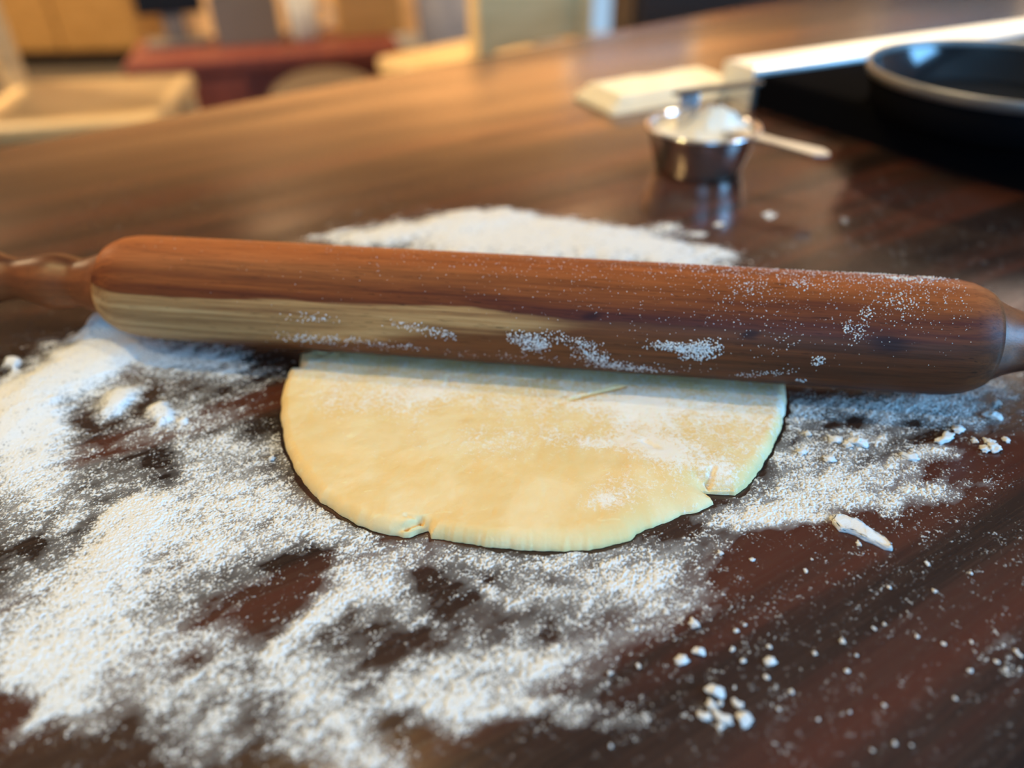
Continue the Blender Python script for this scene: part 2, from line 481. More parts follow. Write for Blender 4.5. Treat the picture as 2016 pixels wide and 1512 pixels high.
for bx, by, br in [(0.36, -0.14, 0.105), (0.20, -0.37, 0.08), (0.56, -0.38, 0.09)]:
    r = obj('burner_ring', add_lathe(bmesh.new(), [(CKH - 0.001, br - 0.004), (CKH + 0.0006, br - 0.003), (CKH + 0.0006, br + 0.003), (CKH - 0.001, br + 0.004)], 48, closed=True), M['iron'], ck)
    r.location = (bx, by, 0)

# skillet standing on the cooktop
PANC = at(1998, 140, 0.0675)
pan = empty('frying_pan', (PANC.x, PANC.y, ZC + CKH + 0.0005), math.radians(-20))
tag(pan, 'black frying pan with a pale steel rim standing on the cooktop', 'frying pan')
R = 0.112
obj('pan_body', add_lathe(bmesh.new(), [(0.0, 0.0), (0.0, R * 0.87), (0.003, R * 0.905), (0.034, R * 0.985), (0.034, R * 0.978), (0.003, R * 0.897), (0.0015, 0.0)], 72), M['black'], pan, True)
obj('inner_coating', add_lathe(bmesh.new(), [(0.034, R * 0.977), (0.0050, R * 0.89), (0.0035, R * 0.86), (0.003, R * 0.82), (0.003, 0.0)], 72), M['black_gloss'], pan, True)
obj('rim', add_lathe(bmesh.new(), [(0.0335, R * 0.968), (0.0365, R * 0.972), (0.0375, R * 0.985), (0.036, R * 1.0), (0.0285, R * 0.985), (0.0285, R * 0.968)], 72, closed=True), M['rim_steel'], pan, True)
bm = bmesh.new(); add_box(bm, R * 0.97, R + 0.17, -0.011, 0.011, 0.027, 0.038, 0.004, 2)
obj('handle', bm, M['iron'], pan)

# folded cream tea towel left of the cooktop
tw = empty('tea_towel', at(1322, 190, 0.0), math.radians(26))
tag(tw, 'cream folded cloth lying behind the measuring cup beside the cooktop', 'towel')
def cloth_layer(x0, x1, y0, y1, z0, z1, seed):
    nx, ny = 36, 16
    X, Y = np.meshgrid(np.linspace(x0, x1, nx), np.linspace(y0, y1, ny))
    ex = np.minimum(X - x0, x1 - X); ey = np.minimum(Y - y0, y1 - Y)
    s = np.minimum(ex, ey)
    Z = z0 + (z1 - z0) * np.sqrt(np.clip(1 - (1 - np.clip(s / 0.012, 0, 1)) ** 2, 0, 1)) + (fbm(X * 60, Y * 60, seed) - 0.5) * 0.004 * np.clip(s / 0.01, 0, 1)
    co = np.stack([X, Y, Z], -1).reshape(-1, 3)
    i = np.arange(nx * ny).reshape(ny, nx)
    q = np.stack([i[:-1, :-1], i[:-1, 1:], i[1:, 1:], i[1:, :-1]], -1).reshape(-1, 4)
    me = mesh_np('fold', co, q)
    return me
link('fold', cloth_layer(-0.095, 0.075, -0.030, 0.050, 0.0005, 0.009, 3), M['cream_cloth'], tw, True)
link('fold', cloth_layer(-0.085, 0.070, -0.024, 0.045, 0.008, 0.016, 9), M['cream_cloth'], tw, True)

# ------------------------------------------------------------------ measuring cup, flour heap in it, spoon
CUPC = Vector((0.1585, 0.606, ZC))
CH, CR, CB = 0.035, 0.0435, 0.0365
cup = empty('measuring_cup', CUPC)
tag(cup, 'shiny steel measuring cup heaped with flour standing on the worktop', 'measuring cup')
obj('bowl', add_lathe(bmesh.new(), smooth_profile([(0.0, 0.0), (0.0, CB * 0.8), (0.001, CB * 0.93), (0.005, CB), (CH * 0.6, CB + (CR - CB) * 0.62), (CH, CR)], 5)
    + [(CH + 0.0006, CR + 0.0012), (CH + 0.0012, CR)] + smooth_profile([(CH, CR - 0.0012), (CH * 0.6, CB + (CR - CB) * 0.62 - 0.0012), (0.006, CB - 0.0014), (0.002, CB * 0.9), (0.0015, 0.0)], 5), 72), M['steel'], cup, True)
obj('rolled_rim', add_lathe(bmesh.new(), [(CH + 0.0014 * math.sin(a), CR + 0.0012 + 0.0014 * math.cos(a)) for a in np.linspace(0, 2 * PI, 8, endpoint=False)], 72, closed=True), M['steel'], cup, True)
hA = at(1462, 262, CH); hB = at(1612, 299, CH - 0.002)
ang = math.atan2(hB.y - hA.y, hB.x - hA.x); hl = (hB - hA).length
bm = bmesh.new()
pts = []
for k in range(9): pts.append((hl + 0.007 * math.sin(PI * k / 8) * 1.2, -0.0085 + 0.017 * k / 8))
outline = [(-0.012, -0.011), (0.004, -0.0075), (hl * 0.45, -0.0058)] + [(hl - 0.006, -0.0085)] + pts + [(hl - 0.006, 0.0085), (hl * 0.45, 0.0058), (0.004, 0.0075), (-0.012, 0.011)]
prism(bm, outline, -0.0008, 0.0008)
h = obj('handle', bm, M['steel_dull'], cup)
h.location = Vector((hA.x, hA.y, hA.z)) - CUPC; h.rotation_euler = (0, math.radians(2.5), ang)

# heap of flour in the cup (surface of revolution with a lumpy, leaning crest)
n_a, n_r = 64, 22
A, RR = np.meshgrid(np.linspace(0, 2 * PI, n_a, endpoint=False), np.linspace(0, 1, n_r))
rr = RR * (CR - 0.0035)
hx, hy = rr * np.cos(A), rr * np.sin(A)
hz = CH - 0.007 + 0.019 * np.exp(-((((hx - 0.011) / 0.024) ** 2 + ((hy - 0.008) / 0.024) ** 2)) ** 1.4) + (fbm(hx * 260 + 40, hy * 260 + 40, 21) - 0.5) * 0.004
co = np.stack([hx, hy, hz], -1).reshape(-1, 3)
i = np.arange(n_r * n_a).reshape(n_r, n_a)
q = np.stack([i[:-1, :], i[1:, :], np.roll(i, -1, 1)[1:, :], np.roll(i, -1, 1)[:-1, :]], -1).reshape(-1, 4)
hp = link('flour_heap', mesh_np('flour_heap', co, q), M['flour_cup'], None, True)
hp.location = CUPC
tag(hp, 'cream heap of flour filling the steel measuring cup', 'flour', None, 'stuff')

# spoon stuck in the flour: bright stem rising at the left, dark flat handle lying to the right
sp = empty('measuring_spoon', CUPC + Vector((-0.012, 0.006, CH - 0.010)))
tag(sp, 'small metal spoon with a dark flat handle stuck in the cup of flour', 'spoon')
bm = bmesh.new(); add_box(bm, -0.0085, 0.0075, -0.0012, 0.0012, 0.0, 0.034, 0.001, 2)
obj('stem', bm, M['steel'], sp)
bm = bmesh.new()
prof = [(-0.016, 0.0), (-0.013, 0.0032), (-0.004, 0.0052), (0.010, 0.0055), (0.030, 0.0050), (0.060, 0.0045), (0.064, 0.0)]
prism(bm, [(a, -b) for a, b in prof] + [(a, b) for a, b in reversed(prof[1:-1])], 0.0, 0.0022, 0.0006)
hd = obj('handle', bm, M['dark_steel'], sp); hd.location = (0, 0, 0.034); hd.rotation_euler = (0, math.radians(-2), math.radians(14))

# ------------------------------------------------------------------ rolling pin
PL = Vector((-0.2095, 0.3535, 0)); PR = Vector((0.2165, 0.2855, 0))
PC = (PL + PR) / 2; PLEN = (PR - PL).length; PANG = math.atan2(PR.y - PL.y, PR.x - PL.x)
PRAD, DOUGH_T = 0.027, 0.0062
pin = empty('rolling_pin', (PC.x, PC.y, ZC + DOUGH_T), PANG)
tag(pin, 'turned brown wooden rolling pin lying across the pale dough', 'rolling pin')
HL = PLEN / 2
end = [(0.0, 0.0205), (0.0004, 0.0222), (0.003, 0.0236), (0.008, 0.0256), (0.014, 0.0267), (0.022, PRAD)]
prof = [(-HL, 0.0)] + [(-HL + a, r) for a, r in end]
prof += [(x, PRAD + 0.0002 * math.cos(x / HL * 1.2)) for x in np.linspace(-HL + 0.035, HL - 0.035, 40)]
prof += [(HL - a, r) for a, r in reversed(end)] + [(HL, 0.0)]
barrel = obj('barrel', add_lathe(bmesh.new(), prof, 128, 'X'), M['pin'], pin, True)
barrel.location = (0, 0, PRAD)
hprof = smooth_profile([(0.0, 0.0205), (0.004, 0.0186), (0.009, 0.0162), (0.016, 0.0139), (0.022, 0.0130), (0.033, 0.0148), (0.042, 0.0142), (0.056, 0.0112), (0.066, 0.0122), (0.080, 0.0158), (0.098, 0.0160), (0.112, 0.0125), (0.119, 0.006), (0.120, 0.0)], 6)
for s in (-1, 1):
    h = obj('handle', add_lathe(bmesh.new(), [(-0.001, 0.0)] + hprof, 64, 'X'), M['pin_handle'], pin, True)
    h.location = (s * HL, 0, PRAD)
    h.rotation_euler = (0.9 * s, 0, 0 if s > 0 else PI)

# flour caught on the barrel: real grains sitting on the curved face, (x, angle, spread x, spread angle, count, grain)
rng = np.random.RandomState(5)
def oct_grains(P, S, jit=0.35):
    """P (n,3) centres, S (n,) radii -> triangle soup of little octahedra"""
    base = np.array([[1, 0, 0], [-1, 0, 0], [0, 1, 0], [0, -1, 0], [0, 0, 1], [0, 0, -1]], float)
    tri = np.array([[0, 2, 4], [2, 1, 4], [1, 3, 4], [3, 0, 4], [2, 0, 5], [1, 2, 5], [3, 1, 5], [0, 3, 5]])
    V = P[:, None, :] + base[None] * S[:, None, None] * (1 + jit * (rng.rand(len(P), 6, 1) * 2 - 1))
    F = (np.arange(len(P)) * 6)[:, None, None] + tri[None]
    return V.reshape(-1, 3), F.reshape(-1, 3)
def pin_patch(cx, ct, sx, st, n, g, rot=0.0):
    a = rng.randn(n, 2)
    a = a[np.abs(a).max(1) < 2.2]
    dx, dt = a[:, 0] * sx, a[:, 1] * st
    return np.stack([cx + dx - rot * dt * PRAD, ct + dt + rot * dx / PRAD, g * (0.55 + 0.9 * rng.rand(len(a)))], 1)
PATCH = []
def pin_xy(u, v):
    """barrel coordinates under a photo point"""
    d = _ray(u, v).normalized()
    ax = Vector((math.cos(PANG), math.sin(PANG), 0)); nx = Vector((-ax.y, ax.x, 0)); cz = Vector((PC.x, PC.y, ZC + DOUGH_T + PRAD))
    o = EYEP - cz
    oy, oz, dy, dz = o.dot(nx), o.z, d.dot(nx), d.z
    a, b, c = dy * dy + dz * dz, 2 * (oy * dy + oz * dz), oy * oy + oz * oz - PRAD ** 2
    t = (-b - math.sqrt(max(b * b - 4 * a * c, 0))) / (2 * a)
    return (o + t * d).dot(ax), math.atan2(oz + t * dz, -(oy + t * dy))
for u, v, sx, st, n, gr, rt in [
        (1040, 668, .0055, .075, 260, .00034, 0), (1055, 682, .004, .06, 160, .00034, .3), (1130, 672, .007, .06, 120, .00030, -.2),
        (1165, 695, .0045, .10, 170, .00032, -.5), (1195, 712, .006, .08, 170, .00032, -.3), (1240, 724, .010, .06, 170, .00030, 0),
        (1340, 684, .006, .05, 260, .00036, 0), (1378, 690, .0045, .10, 420, .00036, .3), (1310, 680, .006, .04, 90, .00030, 0),
        (1612, 711, .0016, .05, 60, .00036, 0), (1578, 748, .0015, .03, 30, .0003, 0), (1500, 735, .007, .05, 70, .00026, .3),
        (1690, 655, .0014, .10, 60, .00030, -.5), (1668, 645, .0012, .06, 40, .00030, 0), (1545, 672, .006, .10, 40, .00024, .5),
        (1705, 618, .0020, .06, 40, .00034, 0), (1770, 549, .006, .06, 150, .00036, -.1), (1730, 540, .006, .06, 110, .00032, 0),
        (1835, 548, .003, .08, 70, .00034, 0), (1580, 560, .003, .10, 50, .00030, .4), (1470, 565, .006, .12, 70, .00026, 0),
        (1500, 535, .030, .20, 300, .00024, 0), (1650, 545, .040, .25, 420, .00024, 0), (1800, 590, .020, .35, 260, .00024, 0),
        (1770, 595, .005, .16, 110, .00030, 0), (1460, 600, .010, .35, 120, .00024, 0), (1600, 620, .040, .5, 260, .00020, 0),
        (1200, 560, .030, .45, 160, .00018, 0), (900, 520, .020, .20, 40, .00020, 0), (1000, 700, .060, .10, 160, .00022, 0),
        (850, 652, .006, .05, 70, .00030, 0), (800, 640, .007, .05, 60, .0003, 0), (880, 660, .003, .05, 40, .0003, 0), (620, 625, .008, .05, 60, .0003, 0), (610, 665, .009, .08, 110, .00034, 0),
        (690, 668, .008, .05, 70, .0003, 0), (780, 680, .008, .05, 50, .00028, 0), (1050, 520, .02, .2, 30, .0002, 0)]:
    px_, pt_ = pin_xy(u, v)
    PATCH.append(pin_patch(px_, pt_, sx, st, n, gr, rt))
# a dusting all along the upper right
n0 = 1500
xs_ = np.clip(rng.beta(2.6, 1.2, n0) * 2 * HL - HL, -HL + .02, HL - .016)
PATCH.append(np.stack([xs_, 2.05 - np.abs(rng.randn(n0)) * 0.75, np.float64(.00008) + .00015 * rng.rand(n0) ** 2], 1))
G = np.concatenate(PATCH)
G = G[(np.abs(G[:, 0]) < HL - 0.016) & (G[:, 1] > -1.0)]
rad = PRAD + 0.0002 + G[:, 2] * 0.2
V, F = oct_grains(np.stack([G[:, 0], -np.cos(G[:, 1]) * rad, np.sin(G[:, 1]) * rad], 1), G[:, 2])
tag(link('flour_grains', mesh_np('flour_grains', V, F), M['flour'], barrel), 'white flour grains stuck to the wood', None, None, 'stuff')

# ------------------------------------------------------------------ dough
def wp(u, v, z=0.0):
    p = at(u, v, z); return (p.x, p.y)
front = [(592, 700), (570, 735), (556, 775), (553, 815), (558, 858), (573, 905), (597, 946), (632, 985), (676, 1015), (722, 1037), (765, 1050), (800, 1054), (825, 1056),
         (862, 1058), (905, 1064), (960, 1072), (1030, 1078), (1100, 1081), (1160, 1078), (1205, 1071), (1240, 1062), (1252, 1047), (1290, 1033), (1340, 1012), (1375, 1003), (1398, 992),
         (1425, 984), (1450, 972), (1464, 960), (1485, 937), (1510, 898), (1530, 860), (1543, 822), (1548, 790), (1545, 752)]
W = [wp(u, v, 0.0015) for u, v in front]
# the part hidden under and behind the pin closes the round
cxd = (W[0][0] + W[-1][0]) / 2
for a in np.linspace(0, PI, 15)[1:-1]:
    W.append((cxd + 0.124 * math.cos(a), 0.299 + 0.062 * math.sin(a) + (W[-1][1] - 0.299) * 0))
W = np.array(W)
DC = np.array([0.008, 0.285])
ang_w = np.unwrap(np.arctan2(W[:, 1] - DC[1], W[:, 0] - DC[0]))
rad_w = np.hypot(W[:, 0] - DC[0], W[:, 1] - DC[1])
o_ = np.argsort(ang_w % (2 * PI))
aw, rw = (ang_w % (2 * PI))[o_], rad_w[o_]
na, nr = 1000, 96
TH = np.linspace(0, 2 * PI, na, endpoint=False)
RO = np.interp(TH, aw, rw, period=2 * PI)
RO = RO + (fbm(TH * 30, TH * 0 + 3.3, 41, 3) - 0.5) * 0.0016
def notch(u, v, depth, half_left, half_right):
    '''a V torn into the edge'''
    global RO
    d_ = (TH - th_of(u, v) + PI) % (2 * PI) - PI
    w_ = np.where(d_ < 0, half_left, half_right)
    RO = RO - depth * np.clip(1 - np.abs(d_) / w_, 0, 1) ** 0.8
def angdist(a, b):
    return np.abs((a - b + PI) % (2 * PI) - PI)
def th_of(u, v):
    p = wp(u, v); return math.atan2(p[1] - DC[1], p[0] - DC[0])
notch(1404, 985, .0085, .020, .075)
notch(838, 1054, .0048, .045, .030)
BEV = 0.0052 + 0.019 * np.exp(-(angdist(TH, th_of(1330, 1010)) / 0.20) ** 2) + 0.004 * np.exp(-(angdist(TH, th_of(1150, 1070)) / 0.25) ** 2)
s_in = np.concatenate([[0.0], 0.0125 * np.linspace(0, 1, 34)[1:] ** 1.5, 0.0125 + 0.0016 * np.arange(1, 22)])
rings = []
co = []
for k in range(nr):
    if k < len(s_in): s = np.full(na, s_in[k]); r = np.maximum(RO - s, 0.0)
    else:
        f_ = 1 - (k - len(s_in) + 1) / (nr - len(s_in))
        r = (RO - s_in[-1]) * f_
    co.append(np.stack([DC[0] + r * np.cos(TH), DC[1] + r * np.sin(TH), RO - r], -1))
co = np.array(co)                       # ring, angle, (x, y, inset)
xx, yy, ss = co[..., 0], co[..., 1], co[..., 2]
edge_pts = np.stack([DC[0] + RO * np.cos(TH), DC[1] + RO * np.sin(TH)], -1).astype(np.float32)
for k in range(nr):                     # inset measured square to the edge, also inside the notches
    if ss[k].max() > 0.03: break
    for c0 in range(0, na, 250):
        sl = slice(c0, c0 + 250)
        d2 = (xx[k, sl, None].astype(np.float32) - edge_pts[None, :, 0]) ** 2 + (yy[k, sl, None].astype(np.float32) - edge_pts[None, :, 1]) ** 2
        ss[k, sl] = np.sqrt(d2.min(1))
q_ = np.clip(ss / BEV[None], 0, 1)
zz = DOUGH_T * (1 - (1 - q_) ** 2.1) ** (1 / 1.9)
zz = zz + (fbm(xx * 55, yy * 55, 51, 3) - 0.5) * 0.0011 * q_ + (fbm(xx * 220, yy * 220, 57, 3) - 0.5) * 0.0005 * q_
zz[0] = 0.0003
# the thick curled lip at the lower right
lip = np.array(wp(1345, 930)); zz += 0.0022 * np.exp(-(((xx - lip[0]) / 0.024) ** 2 + ((yy - lip[1]) / 0.018) ** 2)) * q_
def seg_d(x, y, a, b):
    a, b = np.array(a), np.array(b); ab = b - a
    t = np.clip(((x - a[0]) * ab[0] + (y - a[1]) * ab[1]) / (ab @ ab), 0, 1)
    return np.hypot(x - a[0] - t * ab[0], y - a[1] - t * ab[1]), t
# surface cracks: (photo points, width, depth)
for pts_, wd, dp in [([(1122, 788), (1150, 779), (1180, 773), (1224, 762)], .00055, .0030), ([(1100, 795), (1112, 778)], .0006, .0008), ([(882, 742), (884, 760)], .0009, .0012),
                     ([(838, 1034), (828, 1020), (800, 1032), (770, 1036)], .0009, .0022), ([(828, 1020), (800, 1014)], .0008, .0012), ([(1404, 962), (1396, 945), (1404, 925)], .0009, .0022), ([(1396, 945), (1370, 935)], .0012, .001), ([(1268, 872), (1290, 885)], .0014, .0008)]:
    for a_, b_ in zip(pts_[:-1], pts_[1:]):
        dd, _ = seg_d(xx, yy, wp(*a_, .006), wp(*b_, .006))
        zz -= dp * np.exp(-(dd / wd) ** 2) * np.clip(ss / 0.002, 0, 1)
pinline = np.abs((xx - PC.x) * -math.sin(PANG) + (yy - PC.y) * math.cos(PANG))
zz = np.where(pinline < PRAD * 0.95, np.minimum(zz, DOUGH_T - 0.0003 + PRAD - np.sqrt(np.maximum(PRAD ** 2 - pinline ** 2, 0))), zz)
zz = np.maximum(zz, 0.0002)
# flour rubbed into the surface: broad dabs read from the photo
fl = 0.30 * fbm(xx * 70, yy * 70, 61, 4) + 0.26 * fbm(xx * 300, yy * 90, 66, 3) - 0.10
for u, v, a, b, val in [(640, 790, 60, 40, .30), (760, 790, 110, 40, .40), (1000, 800, 230, 30, .28), (1080, 860, 180, 30, .30), (1190, 875, 70, 14, .55), (1260, 850, 60, 60, .35), (1320, 820, 150, 40, .40), (1450, 870, 70, 50, .30),
                         (1340, 900, 70, 40, .55), (1300, 890, 40, 20, .5), (1220, 960, 70, 40, .45), (1180, 990, 50, 20, .4), (1420, 930, 40, 30, .5), (690, 960, 30, 20, .25), (900, 880, 150, 50, .15), (1500, 830, 50, 60, .2), (1380, 990, 80, 40, .18),
                         (700, 1000, 120, 50, -.2), (950, 1000, 180, 60, -.12), (600, 870, 40, 80, -.2), (1230, 790, 90, 16, .3), (860, 770, 60, 14, .3)]:
    p = np.array(wp(u, v, .006)); pa = np.array(wp(u + a, v, .006)); pb = np.array(wp(u, v - b, .006))
    Mi = np.linalg.inv(np.stack([pa - p, pb - p], 1))
    e = Mi[0, 0] * (xx - p[0]) + Mi[0, 1] * (yy - p[1]); f2 = Mi[1, 0] * (xx - p[0]) + Mi[1, 1] * (yy - p[1])
    fl = fl + val * np.exp(-(e * e + f2 * f2) * 1.1)
for a_, b_ in (((1122, 788), (1180, 773)), ((1180, 773), (1224, 762))):
    fl = fl - 0.8 * np.exp(-(seg_d(xx, yy, wp(*a_, .006), wp(*b_, .006))[0] / .0012) ** 2)
fl = fl + 0.42 * np.exp(-((pinline - 0.022) / 0.018) ** 2) * (yy < 0.32)
co = np.stack([xx, yy, zz], -1).reshape(-1, 3)
i = np.arange(nr * na).reshape(nr, na); j = np.roll(i, -1, 1)
q = np.stack([i[:-1], j[:-1], j[1:], i[1:]], -1).reshape(-1, 4)
me = mesh_np('pie_dough', co, q)
attr(me, 'flour', fl.ravel())
dough = link('pie_dough', me, M['dough'], None, True)
dough.location = (0, 0, ZC)
tag(dough, 'round sheet of pale yellow rolled-out dough with a cracked edge under the rolling pin', 'dough')

# ------------------------------------------------------------------ flour on the worktop: a fine relief of real flour, empty where the wood shows
def dab(u, v, a, b, deg, val, hgt=0.0, hard=1.0):
    """an elliptical dab of flour (val > 0) or a wiped patch (val < 0), centre and half axes read off the photo"""
    global dens, thick
    c_, s_ = math.cos(math.radians(deg)), math.sin(math.radians(deg))
    p = np.array(wp(u, v))
    eps = 4.0
    pa = (np.array(wp(u + eps * c_, v + eps * s_)) - p) / eps * a
    pb = (np.array(wp(u - eps * s_, v + eps * c_)) - p) / eps * b
    Mi = np.linalg.inv(np.stack([pa, pb], 1))
    reach = 2.3
    hx_, hy_ = reach * (abs(pa[0]) + abs(pb[0])) + .01, reach * (abs(pa[1]) + abs(pb[1])) + .01
    i0, i1 = np.searchsorted(gx, [p[0] - hx_, p[0] + hx_]); j0, j1 = np.searchsorted(gy, [p[1] - hy_, p[1] + hy_])
    if i1 <= i0 or j1 <= j0: return
    sl = (slice(j0, j1), slice(i0, i1))
    X_, Y_ = wx[sl] - p[0], wy[sl] - p[1]
    e = Mi[0, 0] * X_ + Mi[0, 1] * Y_; f_ = Mi[1, 0] * X_ + Mi[1, 1] * Y_
    fall = np.exp(-((e * e + f_ * f_) ** hard) * 0.9)
    if val > 0: dens[sl] = 1 - (1 - dens[sl]) * (1 - val * fall)
    else: dens[sl] *= 1 + val * fall
    if hgt: thick[sl] = thick[sl] + hgt * fall
# --- left spread
DABS = [
    (330, 1010, 360, 250, 0, .30), (150, 730, 180, 48, -36, .96, .004, 1.6), (40, 830, 110, 100, -10, .95, .002, 1.5), (60, 940, 90, 80, 0, .80), (215, 645, 48, 26, -20, .98, .007, 1.5), (240, 690, 120, 30, 5, .75, .001),
    (340, 705, 150, 26, 6, .55), (150, 770, 110, 50, -25, .6), (420, 730, 120, 25, 8, .30), (240, 790, 52, 22, -24, .97, .003, 2), (322, 816, 24, 16, 10, .97, .003, 2), (365, 826, 10, 8, 0, .9, .001, 2), (300, 845, 150, 40, 0, .3),
    (185, 828, 55, 28, 20, -.75), (160, 905, 70, 40, 0, -.45), (310, 905, 22, 60, 20, -.8), (440, 850, 90, 22, -6, -.35), (440, 920, 110, 45, 0, .35), (480, 975, 120, 18, 3, .3), (470, 880, 90, 22, 0, .25), (360, 800, 140, 30, 0, .15),
    (85, 1060, 130, 20, -52, -.85), (140, 1010, 60, 30, -50, .3), (330, 930, 60, 25, 50, -.5), (290, 990, 60, 12, -10, .8), (235, 1085, 150, 46, -50, .92, .0008, 1.4), (330, 1060, 110, 70, -30, .5),
    (170, 1240, 170, 110, -20, .80), (60, 1290, 90, 70, 0, .75), (40, 1190, 50, 40, 0, -.4), (60, 1160, 60, 50, 0, .35), (420, 1040, 150, 60, 0, .60), (560, 1010, 120, 30, 8, .4), (650, 1050, 80, 45, 20, .65), (740, 1100, 70, 35, 20, .45),
    (370, 1240, 34, 80, -15, -.45), (430, 1150, 60, 60, 0, -.25), (560, 1165, 125, 50, -38, -.72, 0, 1.6), (640, 1085, 60, 14, -38, -.5), (640, 1215, 170, 26, -36, .80), (690, 1190, 110, 30, -38, .4), (790, 1180, 50, 60, 20, .55),
    (560, 1330, 140, 80, 0, .55), (440, 1290, 60, 60, 0, .25), (620, 1420, 120, 60, 35, .60), (700, 1450, 110, 30, 40, .60), (340, 1350, 110, 60, 0, .40), (400, 1440, 90, 50, 0, .35), (90, 1400, 80, 16, -36, .9, 0, 1.4), (150, 1370, 60, 50, -30, .6),
    (15, 1400, 50, 40, 0, -1.), (120, 1500, 170, 50, -4, -1., 0, 2), (470, 1320, 45, 45, 0, -.6), (270, 1430, 50, 50, 0, -.5), (810, 1300, 115, 75, 20, -.85, 0, 1.4), (640, 1430, 50, 22, 20, -.5),
    (880, 1350, 100, 44, 0, .70), (1050, 1310, 120, 46, -10, .55), (1000, 1360, 170, 30, -4, .35), (960, 1395, 220, 22, 3, .40), (830, 1390, 90, 24, 12, .3), (1130, 1270, 70, 24, -15, .4), (830, 1150, 50, 60, 0, -.45),
    (560, 1165, 118, 44, -40, -.28, 0, 2.2), (1000, 1392, 230, 20, 3, .30), (500, 905, 80, 30, 0, .25), (450, 960, 110, 16, 4, .35), (240, 1010, 70, 10, -42, .6), (150, 1150, 30, 60, 20, .35), (640, 1000, 20, 30, -40, -.3), (500, 1000, 110, 8, 2, .5),
    # --- below the dough
    (930, 1105, 110, 26, 5, .40), (945, 1160, 60, 14, 20, .45), (1060, 1165, 120, 24, -6, .42), (1120, 1110, 120, 34, -6, .45), (1300, 1110, 110, 50, -15, .45), (1220, 1165, 130, 46, -15, .42), (1330, 1190, 80, 40, -20, .3),
    (700, 1130, 40, 30, 0, .4), (1000, 1240, 120, 50, 0, .07), (870, 1250, 70, 60, 0, .08),
    # --- right of the dough
    (1620, 950, 150, 50, -14, .55), (1540, 1005, 120, 24, -4, .72), (1700, 935, 130, 30, -14, .60), (1810, 965, 110, 14, -8, .40), (1730, 985, 110, 22, -6, .55), (1830, 895, 60, 10, -10, .5), (1500, 1030, 60, 16, 0, .5), (1590, 1022, 50, 10, 0, .6),
    (1640, 805, 100, 26, -4, .5), (1760, 815, 120, 26, -14, .60), (1880, 785, 110, 34, -5, .5), (1560, 880, 60, 40, 0, .35), (1930, 750, 70, 24, 0, .4), (1690, 870, 150, 24, -12, .35), (1640, 838, 90, 16, -8, -.55), (1880, 868, 90, 20, -8, -.6), (1950, 830, 70, 30, 0, .25),
    (1560, 800, 40, 30, 0, .4), (1470, 1010, 50, 30, 0, .3),
    # --- thin scatter over the dark wood
    (1700, 1250, 420, 260, 0, .050), (1850, 1000, 250, 160, 0, .075), (1250, 1280, 300, 160, 0, .07), (1985, 1310, 60, 50, -40, .20), (120, 1490, 260, 60, 0, .06), (500, 700, 200, 60, 0, .05), (820, 1300, 160, 100, 0, .06), (1550, 500, 300, 60, 0, .05),
    # --- the drift behind the pin
    (1010, 478, 290, 44, 4, .97, .003, 1.7), (1250, 490, 160, 30, 10, .95, .002, 1.6), (760, 466, 110, 14, -8, .92, .001, 1.5), (930, 440, 100, 22, -6, .95, .002, 1.5), (1090, 450, 150, 20, 7, .92, .001), (960, 424, 60, 8, 0, .7),
    (1370, 460, 18, 8, 0, .8), (1415, 443, 12, 6, 0, .8), (1310, 450, 34, 12, 0, .6), (1510, 425, 14, 7, 0, .7), (1665, 435, 10, 6, 0, .5), (660, 466, 60, 8, 0, .6), (1400, 500, 40, 14, 10, .8), (690, 452, 50, 6, -10, .5),
    (22, 722, 22, 14, -30, .9, .002, 2),
]
